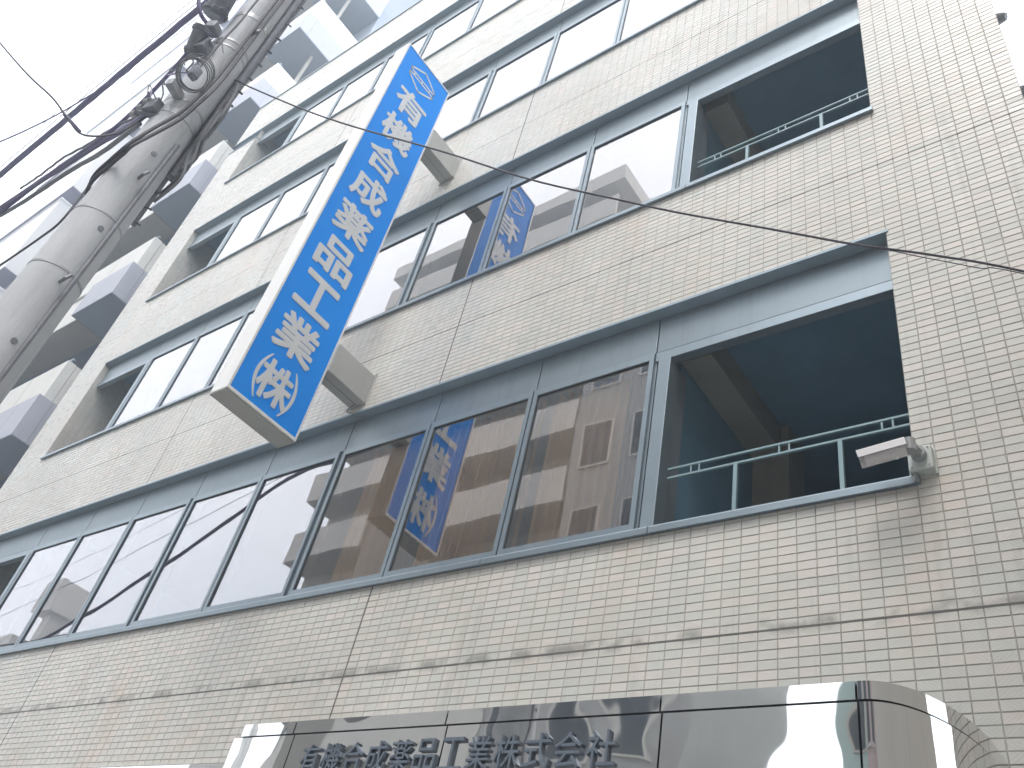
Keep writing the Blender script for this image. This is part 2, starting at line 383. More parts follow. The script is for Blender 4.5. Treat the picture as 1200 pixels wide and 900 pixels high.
# ---- tiles
TW, TH, PX, PZ = .0944, .0444, .1, .05
Z0 = 4.267
cells = []
def cell_ranges(a, b, anchor, pitch):
    k = math.floor((a-anchor)/pitch - 1e-6); o = []
    while anchor+k*pitch < b-1e-6:
        lo, hi = max(a, anchor+k*pitch), min(b, anchor+(k+1)*pitch)
        if hi-lo > .016: o.append((lo, hi))
        k += 1
    return o
gx, gz = (PX-TW)/2, (PZ-TH)/2
for wi, (o, x0, x1, z0, z1) in enumerate(walls):
    zlo = z0+.018 if wi in (1, 2, 3, 4, 7 if len(walls) > 7 else 99) else z0
    for zl, zh in cell_ranges(zlo, z1, Z0, PZ):
        jl = any(abs(zl-j) < .004 for j in JZ); jh = any(abs(zh-j) < .004 for j in JZ)
        for xl, xh in cell_ranges(x0, x1, XR, PX):
            vl = any(abs(xl-j) < .004 for j in JX); vh = any(abs(xh-j) < .004 for j in JX)
            cells.append((wi, xl+(gx+.004 if vl else gx), xh-(gx+.004 if vh else gx), zl+(gz+.003 if jl else gz), zh-(gz+.003 if jh else gz)))
def hidden(x, z):
    # behind the entrance canopy, the sign or the camera
    for yy in (-.78, -.4, -.1):
        t = (yy-CAM.y)/(0-CAM.y); px, pz = CAM.x+(x-CAM.x)*t, CAM.z+(z-CAM.z)*t
        if pz < 2.97 and -4.35 < px < -.66: return True
    return False
def area(c):
    wi, a, b, l, h = c
    q = [project((x, 0, z)) for x, z in ((a, l), (b, l), (b, h), (a, h))]
    if any(p is None or not (2 < p[0] < 1198 and 2 < p[1] < 898) for p in q): return 0
    if hidden((a+b)/2, (l+h)/2): return 0
    return .5*abs(sum(q[i][0]*q[(i+1) % 4][1]-q[(i+1) % 4][0]*q[i][1] for i in range(4)))
order = sorted(range(len(cells)), key=lambda i: -area(cells[i]))
full = [i for i in order if abs(cells[i][2]-cells[i][1]-TW) < 1e-4 and abs(cells[i][4]-cells[i][3]-TH) < 1e-4]
single = set(full[:300])
proto = MB(); hx, hz, bv = TW/2, TH/2, .0016
proto.v = [(-hx,.006,-hz),(hx,.006,-hz),(hx,.006,hz),(-hx,.006,hz),(-hx,.0012,-hz),(hx,.0012,-hz),(hx,.0012,hz),(-hx,.0012,hz),
           (-hx+bv,0,-hz+bv),(hx-bv,0,-hz+bv),(hx-bv,0,hz-bv),(-hx+bv,0,hz-bv)]
proto.f = [(8,9,10,11)]+[(i, (i+1) % 4, (i+1) % 4+4, i+4) for i in range(4)]+[(i+4, (i+1) % 4+4, (i+1) % 4+8, i+8) for i in range(4)]
tme = bpy.data.meshes.new('tile'); tme.from_pydata(proto.v, [], proto.f); tme.materials.append(MATS['tile']); tme.update()
fv, ff = [], []
rg = random.Random(3)
for i, (wi, a, b, l, h) in enumerate(cells):
    ta, tb, off = rg.gauss(0, .006), rg.gauss(0, .006), rg.uniform(-.0006, .0006)
    cx, cz = (a+b)/2, (l+h)/2
    if i in single:
        o = bpy.data.objects.new('tile', tme); COL.objects.link(o); o.parent = walls[wi][0]
        o.location = (cx, off, cz); o.rotation_euler = (ta, 0, tb)
        continue
    k = len(fv); B = .0012
    for x, z in ((a, l), (b, l), (b, h), (a, h)): fv.append((x, .006, z))
    for x, z in ((a, l), (b, l), (b, h), (a, h)): fv.append((x, off+B+ta*(z-cz)+tb*(x-cx), z))
    for x, z in ((a+B, l+B), (b-B, l+B), (b-B, h-B), (a+B, h-B)): fv.append((x, off+ta*(z-cz)+tb*(x-cx), z))
    ff.append((k+8, k+9, k+10, k+11))
    for q in range(4):
        ff.append((k+q, k+(q+1) % 4, k+(q+1) % 4+4, k+q+4)); ff.append((k+q+4, k+(q+1) % 4+4, k+(q+1) % 4+8, k+q+8))
fm = MB(); fm.v, fm.f = fv, ff
fm.build('tile', 'tile', bld, kind='stuff')
# tiled jamb of the left bay (return face looks to +x) and right corner return
jm = MB()
for s in SILL:
    for zl, zh in cell_ranges(s+.06, s+HEAD-.03, Z0, PZ):
        for k in range(6):
            y0 = .012+k*.1
            jm.box(XO0-.003, XO0+.005, y0, y0+TW, zl+gz, zh-gz)
jm.build('jamb_tile', 'tile', bld, kind='stuff')
for s in SILL: box('jamb', 'mortar', bld, XO0-.2, XO0-.001, .302, .62, s-.9, s+HEAD-.025)
# sealant joints
for z in JZ:
    box('sealant_joint', 'sealant', bld, XL+.01, XR-.002, .0005, .0028, z-.0055, z+.0055)
for x in JX:
    for wi in range(5):
        _, _, _, z0, z1 = walls[wi]
        box('sealant_joint', 'sealant', bld, x-.0065, x+.0065, .0002, .0027, z0+.03, z1-.005)

# ---- ribbon windows
segs = [-.846, -2.33, -3.56, -5.73, -7.9, -10.05, -12.72]
post_me = None
for ri, s in enumerate(SILL):
    for a, b in zip(segs[1:], segs[:-1]):
        m = MB(); x0, x1 = a+.003, b-.003
        prof = [(-.032, -.008), (-.032, .03), (-.026, .042), (.13, .06), (.13, .0), (-.018, 0), (-.022, -.008)]
        k = len(m.v); n = len(prof)
        m.v += [(x0, y, s+z) for y, z in prof]+[(x1, y, s+z) for y, z in prof]
        m.f += [tuple(range(n)), tuple(range(2*n-1, n-1, -1))]+[(i, i+n, (i+1) % n+n, (i+1) % n) for i in range(n)]
        m.build('sill', 'aluminium', bld)
    t = s+HEAD
    box('soffit_trim', 'soffit_metal', bld, XO0-.01 if ri < 3 else XL, XO1+.014, -.008, .085, t-.006, t+.016)
    # panels above the windows
    pe = [XO1-.004]+EDGES+[XO0+.004]
    pe[1] = -2.485
    for k in range(len(pe)-1):
        if ri == 3 and k == len(pe)-2: x0p = XL
        box('band_panel', 'panel_metal', bld, pe[k+1]+.005, pe[k]-.005, .085, .115, s+1.568, t-.007, bevel=.003)
    box('panel_backing', 'gasket', bld, XO0+.004, XO1-.004, .118, .16, s+1.553, t-.007)
    for a, b in ((XO0+.004, EDGES[-1]-.005), (EDGES[0]-.0, XO1-.004)):
        box('bay_head', 'aluminium', bld, a, b, .075, .145, s+1.475, s+1.555, bevel=.003)
    for k in range(8):
        x1, x0 = EDGES[k]-.006, EDGES[k+1]+.006
        if k in (2, 4): x0 += .022                    # wider joints between window groups
        if k in (3, 5): x1 -= .022
        m = MB(); fb, ft, fs = s+.062, s+1.552, .036
        m.box(x0, x1, .062, .12, fb, fb+.085); m.box(x0, x1, .062, .12, ft-.06, ft)
        m.box(x0, x0+fs, .0621, .1199, fb+.085, ft-.06); m.box(x1-fs, x1, .0621, .1199, fb+.085, ft-.06)
        wo = m.build('window', 'aluminium', bld)
        g = MB().box(x0+fs-.004, x1-fs+.004, .080, .086, fb+.08, ft-.055).build('pane', 'coated_glass', wo)
        g.data.materials.append(MATS['clear_inner'])              # coating on the street face only
        for f_ in g.data.polygons: f_.material_index = 0 if f_.normal.y < -.5 else 1
        gk = MB()                                     # black glazing bead
        q = .004
        for d in ((x0+fs, x1-fs, fb+.085, fb+.085+q), (x0+fs, x1-fs, ft-.06-q, ft-.06), (x0+fs, x0+fs+q, fb+.085+q, ft-.06-q), (x1-fs-q, x1-fs, fb+.085+q, ft-.06-q)):
            gk.box(d[0], d[1], .073, .0795, d[2], d[3])
        gk.build('glazing_bead', 'gasket', wo)
    for x in EDGES:
        wd = .034 if abs(x+5.65) < .01 or abs(x+7.895) < .01 else .008
        box('mullion', 'aluminium', bld, x-wd, x+wd, .09, .2, s+.062, s+1.55)
    # posts either side of the open bays
    for xa, xb in ((-2.445, -2.352), (-11.29, -11.2)):
        po = box('post', 'aluminium', bld, xa, xb, .06, .175, s+.058, s+1.474, bevel=.003)
        box('inner_frame', 'aluminium_dark', po, xa+.01, xb-.012, .1755, .315, s+.0, s+1.474)
    # railing
    x0, x1, ry = -2.34, -.86, .15
    rl = MB().box(x0, x1, ry-.008, ry+.008, s+.558, s+.571).build('railing', 'rail_paint', bld)
    MB().box(x0, x1, ry-.008, ry+.008, s+.490, s+.503).build('lower_rail', 'rail_paint', rl)
    for x in (-2.18, -2.125, -1.62, -1.56, -1.043, -.985): box('spacer', 'rail_paint', rl, x-.005, x+.005, ry-.005, ry+.005, s+.502, s+.559)
    for x in (-1.885, -1.27): box('baluster', 'rail_paint', rl, x-.012, x+.012, ry-.012, ry+.012, s-.3, s+.491)

# curtains behind the lowest right-hand windows
def curtain(x0, x1, mat, label, fold=.085, amp=.03, y=.20):
    m = MB(); n = int((x1-x0)/.012); s = SILL[0]; rr = random.Random(int(-x0*100)); ph = 0
    for i in range(n+1):
        x = x0+(x1-x0)*i/n; ph += rr.uniform(.6, 1.4)*.012/fold*2*math.pi
        yy = y+amp*math.sin(ph)+rr.uniform(-.003, .003)
        m.v += [(x, yy, s-.6), (x, yy, s+1.54), (x, yy+.004, s+1.54), (x, yy+.004, s-.6)]
    for i in range(n):
        for k in range(4):
            a0, a1 = i*4+k, i*4+(k+1) % 4
            m.f.append((a0, a1, a1+4, a0+4))
    o = m.build('curtain', mat, None, smooth=False)
    tag(o, label, 'curtain')
curtain(-3.42, -2.75, 'curtain', 'beige pleated curtain behind the lowest pane next to the open corner bay')
curtain(-2.74, -2.50, 'curtain_dark', 'dark mesh curtain edge behind the lowest pane beside the corner post', fold=.06, amp=.015)
curtain(-4.46, -3.50, 'curtain', 'beige pleated curtain behind the lowest pane that mirrors the blue sign')
curtain(-5.35, -4.62, 'curtain', 'drawn beige curtain behind the lowest pane left of the mirrored sign')

# small round vents on the side wall, just past the corner
for z, lb in ((8.66, 'upper small round grey vent cap poking past the tiled corner'), (7.62, 'lower small round grey vent cap poking past the tiled corner')):
    v = MB(); v.tube([(XR-.01, .36, z), (XR+.02, .36, z), (XR+.045, .36, z-.005), (XR+.062, .36, z-.012)], .05, 14, r1=.03)
    tag(v.build('vent_cap', 'cable_grey', None), lb, 'vent')

# ------------------------------------------------------------------ projecting sign
sx0, sx1, sy0, sy1, sz0, sz1 = -5.745, -5.53, -1.248, -.49, 5.505, 10.89
sg = thing('projecting_sign', (-5.64, -.1, 5.5), 'tall blue projecting sign with white Japanese lettering, white box edges', 'sign')
box('cabinet', 'sign_white', sg, sx0, sx1, sy0, sy1, sz0, sz1, bevel=.006)
box('base_plate', 'sign_under', sg, sx0+.004, sx1-.004, sy0+.004, sy1-.004, sz0-.012, sz0-.0005)
for fx, nx in ((sx1, 1), (sx0, -1)):
    xa, xb = (fx+.0005, fx+.006) if nx > 0 else (fx-.006, fx-.0005)
    box('face_panel', 'sign_blue', sg, xa, xb, sy0+.022, sy1-.018, sz0+.03, sz1-.02)
rim = MB()
xa, xb = sx1-.001, sx1+.012
rim.box(xa, xb, sy0, sy0+.02, sz0, sz1); rim.box(xa, xb, sy1-.016, sy1, sz0, sz1)
rim.box(xa, xb, sy0+.02, sy1-.016, sz0, sz0+.028); rim.box(xa, xb, sy0+.02, sy1-.016, sz1-.018, sz1)
rim.build('face_rim', 'sign_white', sg)
fx = sx1+.006
def on_sign(yc, zc): return lambda u, v, n: Vector((fx-.0005+n, yc+u, zc+v))
chars = '有機合成薬品工業株'
for i, ch in enumerate(chars):
    zc = 10.035-i*.5265; last = i == 8
    place_glyph(ch, 'character', 'sign_letter', sg, .030, .006, .36 if last else .455, .40 if last else .435, on_sign(-.88, zc))
for sgn in (-1, 1):                                  # tall thin brackets round the last character
    m = MB(); n = 18
    for i in range(n+1):
        q = -1+2*i/n; yy = sgn*(.205-.07*q*q); th = .012*(1-.75*q*q)+.004
        zz = 5.822+.235*q
        for dx in (0, .004): m.v += [(fx+dx, -.88+yy-sgn*th, zz), (fx+dx, -.88+yy+sgn*th, zz)]
    for i in range(n):
        k = i*4
        for a0, a1 in ((0, 1), (1, 3), (3, 2), (2, 0)): m.f.append((k+a0, k+a1, k+4+a1, k+4+a0))
    m.build('bracket_mark', 'sign_letter', sg)
def stroke(m, pts, wd):
    for (y0, z0), (y1, z1) in zip(pts[:-1], pts[1:]):
        d = Vector((y1-y0, z1-z0)); d.normalize(); nn = Vector((-d.y, d.x))*wd/2; e = d*wd*.45
        c = [(y0-e.x+nn.x, z0-e.y+nn.y), (y1+e.x+nn.x, z1+e.y+nn.y), (y1+e.x-nn.x, z1+e.y-nn.y), (y0-e.x-nn.x, z0-e.y-nn.y)]
        k = len(m.v)
        m.v += [(fx, y, z) for y, z in c]+[(fx+.004, y, z) for y, z in c]
        m.f += [(k+4, k+5, k+6, k+7), (k+3, k+2, k+1, k)]+[(k+i, k+(i+1) % 4, k+(i+1) % 4+4, k+i+4) for i in range(4)]
em = MB(); dyc = .02
stroke(em, [(-1.10+dyc, 10.615), (-.90+dyc, 10.745), (-.70+dyc, 10.615)], .024)
stroke(em, [(-1.10+dyc, 10.485), (-.90+dyc, 10.355), (-.70+dyc, 10.485)], .024)
stroke(em, [(-1.10+dyc, 10.615), (-1.10+dyc, 10.577), (-.70+dyc, 10.577), (-.70+dyc, 10.615)], .022)
stroke(em, [(-1.10+dyc, 10.485), (-1.10+dyc, 10.523), (-.70+dyc, 10.523), (-.70+dyc, 10.485)], .022)
for y in (-1.035, -.90, -.765): stroke(em, [(y+dyc, 10.535), (y+dyc, 10.565)], .022)
em.build('emblem', 'sign_letter', sg)
for z0, z1 in ((6.30, 6.63), (9.76, 10.10)):
    br = box('bracket', 'bracket_paint', sg, -5.70, -5.495, sy1-.003, -.006, z0, z1, bevel=.006)
    box('seam', 'gasket', br, -5.602, -5.598, sy1, -.01, z0-.0015, z0+.004)
    for xb_, zb_ in ((-5.711, z0-.011), (-5.487, z0-.011), (-5.711, z1+.011), (-5.487, z1+.011)): MB().tube([(xb_, -.006, zb_), (xb_, -.014, zb_)], .006, 6).build('bolt', 'pole_iron', br)
    box('wall_plate', 'bracket_paint', br, -5.72, -5.478, -.0065, .004, z0-.02, z1+.02)
tag(MB().tube(catmull([(-5.62, -.03, 6.30), (-5.66, -.05, 6.22), (-5.60, -.03, 6.19), (-5.57, .03, 6.185), (-5.50, .06, 6.19)]), .006, 6).build('power_lead', 'cable_grey', None, smooth=True),
    'thin grey power lead looping under the lower sign bracket', 'wire')

# ------------------------------------------------------------------ entrance canopy in mirror steel
cn = thing('entrance_canopy', (-2.5, -.4, 2.3), 'mirror polished steel entrance canopy with rounded corner and raised lettering', 'canopy')
def canopy_poly(xl, yf, rx, ry, xr, n=18):
    p = [(xl, -.002), (xl, yf)]
    for i in range(n+1):
        q = math.pi/2*i/n
        p.append((xr-rx+rx*math.sin(q), yf+ry-ry*math.cos(q)))
    p.append((xr, -.002))
    return p
def canopy_band(name, xl, yf, xr, z0, z1, seams):
    """front panels split at the seams, curved end panel, wrapped round a hollow core"""
    poly = canopy_poly(xl, yf, .27, .62, xr, 28)
    edges_ = [xl]+seams+[None]
    for a0, b0 in zip(edges_[:-1], edges_[1:]):
        m = MB(); last = b0 is None
        pts = [(a0+.004, yf)]
        if a0 == xl: pts = [(xl, -.01), (xl, yf+.02), (xl+.006, yf+.006), (xl+.02, yf)]
        if last:
            pts = [(a0+.004, yf)]+poly[2:]
        else: pts.append((b0-.004, yf))
        n = len(pts); inner = []
        for i, p in enumerate(pts):
            pa, pb = pts[max(i-1, 0)], pts[min(i+1, n-1)]
            d = Vector((pb[0]-pa[0], pb[1]-pa[1])).normalized(); inner.append((p[0]-d.y*.02, p[1]+d.x*.02))
        for (x, y), (xi, yi) in zip(pts, inner): m.v += [(x, y, z0), (x, y, z1), (xi, yi, z1), (xi, yi, z0)]
        for i in range(n-1):
            for k in range(4):
                a1, a2 = i*4+k, i*4+(k+1) % 4
                m.f.append((a1, a1+4, a2+4, a2))
        m.f += [(0, 1, 2, 3), (n*4-1, n*4-2, n*4-3, n*4-4)]
        m.build(name, 'mirror_steel', cn, smooth=True)
SE = [-3.83, -2.79, -1.70, -.955]
canopy_band('upper_fascia', -4.275, -.80, -.668, 2.898, 2.962, SE)
canopy_band('fascia_panel', -4.315, -.808, -.660, 2.32, 2.886, [-3.80, -2.765, -1.685, -.948])
MB().prism(canopy_poly(-4.25, -.775, .27, .60, -.69), 2.30, 2.955).build('core', 'gasket', cn)
MB().prism(canopy_poly(-4.268, -.792, .27, .61, -.672), 2.955, 2.9645).build('top_sheet', 'aluminium', cn)
for i, ch in enumerate('有機合成薬品工業株式会社'):
    xc = -3.685+.076+i*.1525
    place_glyph(ch, 'character', 'letter_steel', cn, .006, .016, .130, .142, (lambda xc: lambda u, v, n: Vector((xc+u, -.809-n, 2.757+v)))(xc))

# ------------------------------------------------------------------ security camera
cc = thing('security_camera', (-.825, 0, 4.40), 'small white bullet security camera on a pale wall box beside the open bay', 'camera')
box('mount_box', 'camera_box', cc, -.885, -.772, -.058, -.001, 4.335, 4.475, bevel=.008)
box('back_plate', 'camera_box', cc, -.895, -.765, -.008, .003, 4.33, 4.482, bevel=.003)
for x, z in ((-.868, 4.458), (-.788, 4.458), (-.868, 4.352), (-.788, 4.352)): MB().tube([(x, -.0575, z), (x, -.062, z)], .004, 8).build('screw', 'pole_iron', cc)
MB().tube([(-.828, -.055, 4.415), (-.828, -.095, 4.415)], .036, 16).build('base_collar', 'camera_grey', cc, smooth=False)
MB().tube([(-.828, -.09, 4.415), (-.838, -.15, 4.412), (-.86, -.175, 4.408)], .024, 12).build('arm', 'camera_grey', cc, smooth=True)
MB().tube([(-.842, -.162, 4.440), (-.842, -.162, 4.372)], .028, 14).build('knuckle', 'camera_grey', cc)
cb0, cb1 = Vector((-.858, -.180, 4.382)), Vector((-1.045, -.205, 4.345))
d = (cb1-cb0).normalized()
MB().tube([cb0, cb0+d*.012, cb1], .036, 20).build('body', 'camera_white', cc, smooth=False)
MB().tube([cb1-d*.004, cb1+d*.001], .030, 20).build('lens', 'lens_glass', cc)
sh = MB(); sid = d.cross(Vector((0, 0, 1))).normalized(); upv = sid.cross(d)
prf = [(-.045, -.012), (-.044, .022), (-.030, .040), (0, .046), (.030, .040), (.044, .022), (.045, -.012)]
for tpos in (-.01, .215):
    for sc_ in (1, 1.07):
        for u, v in prf: sh.v.append(tuple(cb0+d*tpos+sid*u*sc_+upv*v*sc_))
n = 7
for i in range(n-1):
    for a0, b0 in ((0, 14), (21, 7)): sh.f.append((a0+i, a0+i+1, b0+i+1, b0+i))
    sh.f.append((i, i+7, i+8, i+1)); sh.f.append((14+i, 15+i, 22+i, 21+i))
sh.f += [(0, 14, 21, 7), (6, 13, 27, 20)]
sh.build('sun_shield', 'camera_white', cc)
MB().tube([cb0+d*.05-upv*.034, cb0+d*.05-upv*.046], .008, 8).build('adjust_screw', 'sign_white', cc)
MB().tube([(-.862, -.03, 4.336), (-.868, -.03, 4.30), (-.868, -.028, 4.285)], .012, 8).build('cable_gland', 'camera_grey', cc)

# ------------------------------------------------------------------ utility pole and its fittings
PC = (-4.155, -2.948)
def prad(z): return .134+(5-z)/150
pl = thing('utility_pole', (PC[0], PC[1], 0), 'thick round concrete utility pole standing in front of the building', 'pole')
m = MB(); m.tube([(PC[0], PC[1], z) for z in range(-1, 13)], prad(-1), 40, r1=prad(12)); m.build('shaft', 'pole_concrete', pl, smooth=True)
def band(z, h, mat='pole_steel', e=.003, nm='band'):
    return MB().tube([(PC[0], PC[1], z), (PC[0], PC[1], z+h)], prad(z)+e, 40).build(nm, mat, pl, smooth=False)
for z, h in ((4.37, .012), (4.81, .008), (5.74, .05), (5.88, .02), (6.55, .014), (6.62, .02), (6.95, .05)): band(z, h)
def on_pole(az, z, e=0.): # az in degrees around the shaft, 0 = towards +x
    q = R_(az); return Vector((PC[0]+math.cos(q)*(prad(z)+e), PC[1]+math.sin(q)*(prad(z)+e), z))
for az, z in ((0, 4.297), (-2, 5.153), (4, 6.80)):
    m = MB(); m.tube([on_pole(az, z, -.02), on_pole(az, z, .055)], .009, 8)
    m.tube([on_pole(az, z, .05), on_pole(az+4, z+.035, .055)], .009, 8); m.build('step_bolt', 'pole_iron', pl)
for az, z in ((0, 4.714), (0, 3.887), (-8, 5.369)):
    MB().tube([on_pole(az, z, -.01), on_pole(az, z, .004)], .016, 14).build('bolt_socket', 'pole_iron', pl)
# riser pipe strapped to the shaft
MB().tube([(-4.02, -2.90, 3.0), (-4.02, -2.895, 5.2), (-4.022, -2.893, 5.55)], .012, 10).build('earth_conduit', 'pole_iron', pl, smooth=True)
MB().tube(catmull([[-4.106,-2.80,5.4],[-4.103,-2.80,5.826],[-4.105,-2.81,6.244],[-4.106,-2.815,6.809],[-4.106,-2.82,7.563],[-4.108,-2.83,9.0]]), .028, 10).build('riser_pipe', 'pole_iron', pl, smooth=True)
# brackets, terminal boxes
def obox(c, sz, az, mat, nm, parent, bevel=.008):
    o = MB().box(-sz[0]/2, sz[0]/2, -sz[1]/2, sz[1]/2, -sz[2]/2, sz[2]/2).build(nm, mat, None, bevel=bevel)
    o.location = c; o.rotation_euler = (0, 0, R_(az)); o.parent = parent
    o.matrix_parent_inverse = Matrix.Translation(-Vector(parent.location)); return o
obox((-4.05, -3.09, 5.90), (.05, .11, .06), 20, 'pole_steel', 'bracket_plate', pl, .004)
def closure(c, ln, r, ax, parent, mat='pole_iron'):
    c, ax = Vector(c), Vector(ax).normalized(); m = MB()
    m.tube([c-ax*ln*.5, c-ax*ln*.42, c-ax*ln*.4, c+ax*ln*.3, c+ax*ln*.32, c+ax*ln*.5], r, 12)
    for t_ in (-.42, .32): m.tube([c+ax*ln*t_, c+ax*ln*(t_+.1)], r*1.18, 12)
    return m.build('splice_closure', mat, parent, smooth=True)
closure((-4.12, -3.16, 6.44), .20, .048, (.5, -.35, .8), pl)
closure((-4.17, -3.19, 6.98), .26, .075, (.45, -.2, .85), pl)
obox((-4.09, -3.11, 6.42), (.07, .08, .11), 25, 'pole_iron', 'terminal_box', pl)
for k in range(22):
    rr = random.Random(900+k); c = Vector(((-4.10, -3.13, 6.42), (-4.16, -3.11, 5.80), (-4.13, -3.16, 6.85), (-4.06, -3.10, 6.15))[k % 4])
    p = [c+Vector((rr.uniform(-.02, .05), rr.uniform(-.04, .04), rr.uniform(-.08, .08)))]
    for q in range(3): p.append(p[-1]+Vector((rr.uniform(-.04, .05), rr.uniform(-.05, .04), rr.uniform(-.08, .06))))
    MB().tube(catmull(p, 5), rr.choice((.003, .004, .0055)), 5).build('jumper_wire', 'cable_grey' if k % 3 else 'cable_violet', pl, smooth=True)
obox((-4.10, -3.13, 6.62), (.07, .09, .07), 30, 'pole_iron', 'clamp', pl)
obox((-4.15, -3.10, 5.76), (.09, .07, .10), 15, 'pole_iron', 'clamp', pl)
MB().tube([(-4.10, -3.05, 5.70), (-4.22, -3.14, 5.71)], .014, 8).build('arm_bolt', 'pole_iron', pl)
for k in range(3):
    c = Vector((-4.26+.05*k, -3.135, 5.735+.03*k)); MB().tube([c, c+Vector((-.05, -.01, .01))], .02, 10).build('insulator', 'pole_steel', pl)
# loose cable coil hung on the front
def ring(c, nrm, r, tr, jit, seed):
    rr = random.Random(seed); nrm = Vector(nrm).normalized(); u = nrm.cross(Vector((0, 0, 1))).normalized(); v = u.cross(nrm); pts = []
    for i in range(29):
        q = 2*math.pi*i/28; k = r*(1+jit*math.sin(2*q+seed))
        pts.append(Vector(c)+u*k*math.cos(q)*.92+v*k*math.sin(q)+nrm*.012*math.sin(3*q+seed))
    return pts
co = thing('cable_coil', (-3.95, -3.075, 5.92), 'coil of spare black cable hanging on the concrete pole', 'cable')
for k in range(5): MB().tube(ring((-3.955+.004*k, -3.075, 6.01), (.72, -.2, -.66), .088+.007*k, .006, .05, k), .0038, 6).build('turn', 'cable_grey', co, smooth=True)
obox((-3.985, -3.07, 6.06), (.05, .06, .10), 10, 'pole_iron', 'closure', co, .015)

def cable(name, pts, r, mat, label, seg=8, sub=6, group=None, wob=0.):
    P = catmull(pts, sub)
    if wob:
        rr = random.Random(len(pts)*7+int(r*1e4))
        P = [p+Vector((0, rr.uniform(-wob, wob), rr.uniform(-wob, wob))) for p in P]
    return tag(MB().tube(P, r, seg).build(name, mat, None, smooth=True), label, 'cable', group)
far = lambda p, dx, dz=0.: [p[0]-dx, p[1], p[2]+dz]
trunk = [[-60,-3.02,9.0],[-40,-3.02,6.6],[-26,-3.02,6.0],[-20,-3.02,6.25],[-16.5,-3.02,7.0],[-13.4,-3.02,8.2],[-11.5,-3.02,9.06],[-10.24,-3.02,9.15],[-9.09,-3.02,9.24],[-8.12,-3.02,9.36],[-7.17,-3.02,9.43],[-6.2,-3.02,9.45],[-5.2,-3.02,9.5],[-4.3,-3.06,9.6]]
cable('trunk_cable', trunk, .032, 'cable_violet', 'thick violet grey trunk cable running along the street to the pole top', seg=10, wob=.003)
cable('messenger_wire', [[-9.498,-3.528,8.334],[-8.991,-3.322,8.573],[-8.581,-3.154,8.965],[-8.173,-3.062,9.225],[-7.661,-3.0,9.33],[-7.164,-3.01,9.45],[-4.4,-3.04,9.75]], .009, 'cable_violet', 'wavy thin violet wire joining the thick trunk cable')
cable('messenger_wire', [[-50,-3.1,8.6],[-28,-3.1,7.9],[-20,-3.1,8.3],[-12.3,-3.1,9.6],[-9.2,-3.1,9.75],[-6.9,-3.1,9.7],[-4.3,-3.05,9.8]], .004, 'cable_grey', 'hair thin pale wire strung just above the trunk cable')
cable('messenger_wire', [[-50,-3.06,7.9],[-28,-3.06,7.2],[-20,-3.06,7.6],[-11.5,-3.06,9.25],[-8.6,-3.06,9.55],[-6.4,-3.06,9.6],[-4.3,-3.03,9.7]], .005, 'cable_grey', 'thin pale wire hugging the trunk cable')
cable('telephone_cable', [[-40,-3.09,6.9],[-12,-3.09,6.3],[-7.186,-3.09,6.302],[-6.698,-3.09,6.266],[-6.071,-3.09,6.25],[-5.57,-3.09,6.123],[-5.071,-3.09,6.015],[-4.491,-3.09,5.819],[-4.20,-3.10,5.74]], .019, 'cable_violet', 'violet telephone cable sagging to the clamp below the coil', wob=.0012)
cable('telephone_cable', [[-6.589,-3.12,6.221],[-5.728,-3.12,6.045],[-5.397,-3.12,6.0],[-4.901,-3.12,5.904],[-4.62,-3.12,5.92],[-4.50,-3.12,6.05],[-4.32,-3.13,6.25],[-4.16,-3.15,6.42]], .012, 'cable_violet', 'cable branching up from the telephone line into the terminal box')
cable('telephone_cable', [[-40,-3.06,7.2],[-12,-3.06,6.7],[-7.428,-3.06,6.447],[-6.801,-3.06,6.305],[-6.25,-3.06,6.16],[-5.445,-3.06,6.02],[-4.857,-3.06,5.845],[-4.3,-3.08,5.73]], .015, 'cable_grey', 'grey telephone cable sagging to the pole beneath the violet one', wob=.0012)
cable('telephone_cable', [[-6.3,-3.13,6.27],[-5.9,-3.13,6.19],[-5.5,-3.135,6.13],[-5.15,-3.12,6.05],[-4.7,-3.12,5.93],[-4.3,-3.1,5.8]], .008, 'cable_grey', 'thin lashing wire along the telephone cable', wob=.003)
cable('service_wire', [[-14,-3.1,5.3],[-8,-3.08,4.85],[-5.257,-3.08,4.75],[-4.895,-3.08,4.724],[-4.421,-3.08,4.717],[-4.25,-3.08,4.76],[-4.27,-3.08,5.003],[-4.30,-3.08,5.27],[-4.22,-3.06,5.6]], .006, 'cable_black', 'thin black wire curling up the shaded side of the pole')
cable('service_wire', [[-9.5,-13.4,8.6],[-7.0,-6.2,8.0],[-5.978,-4.234,7.021],[-5.198,-3.879,6.243],[-4.599,-3.652,5.672],[-4.394,-3.493,5.488],[-4.306,-3.372,5.371],[-4.276,-3.268,5.337],[-4.26,-3.15,5.5],[-4.2,-3.09,5.72]], .006, 'cable_black', 'slack black service wire crossing the street with a sleeve near the pole')
tag(MB().tube([(-4.325,-3.40,5.395),(-4.283,-3.29,5.342)], .011, 8).build('wire_sleeve', 'cable_violet', None), 'short dark sleeve on the slack street crossing wire', 'sleeve')
cable('feeder_cable', [[-4.133,-3.40,7.3],[-4.133,-3.354,6.95],[-4.128,-3.301,6.74],[-4.121,-3.235,6.65],[-4.11,-3.149,6.62]], .014, 'cable_violet', 'stout cable bending down into the upper terminal clamp')
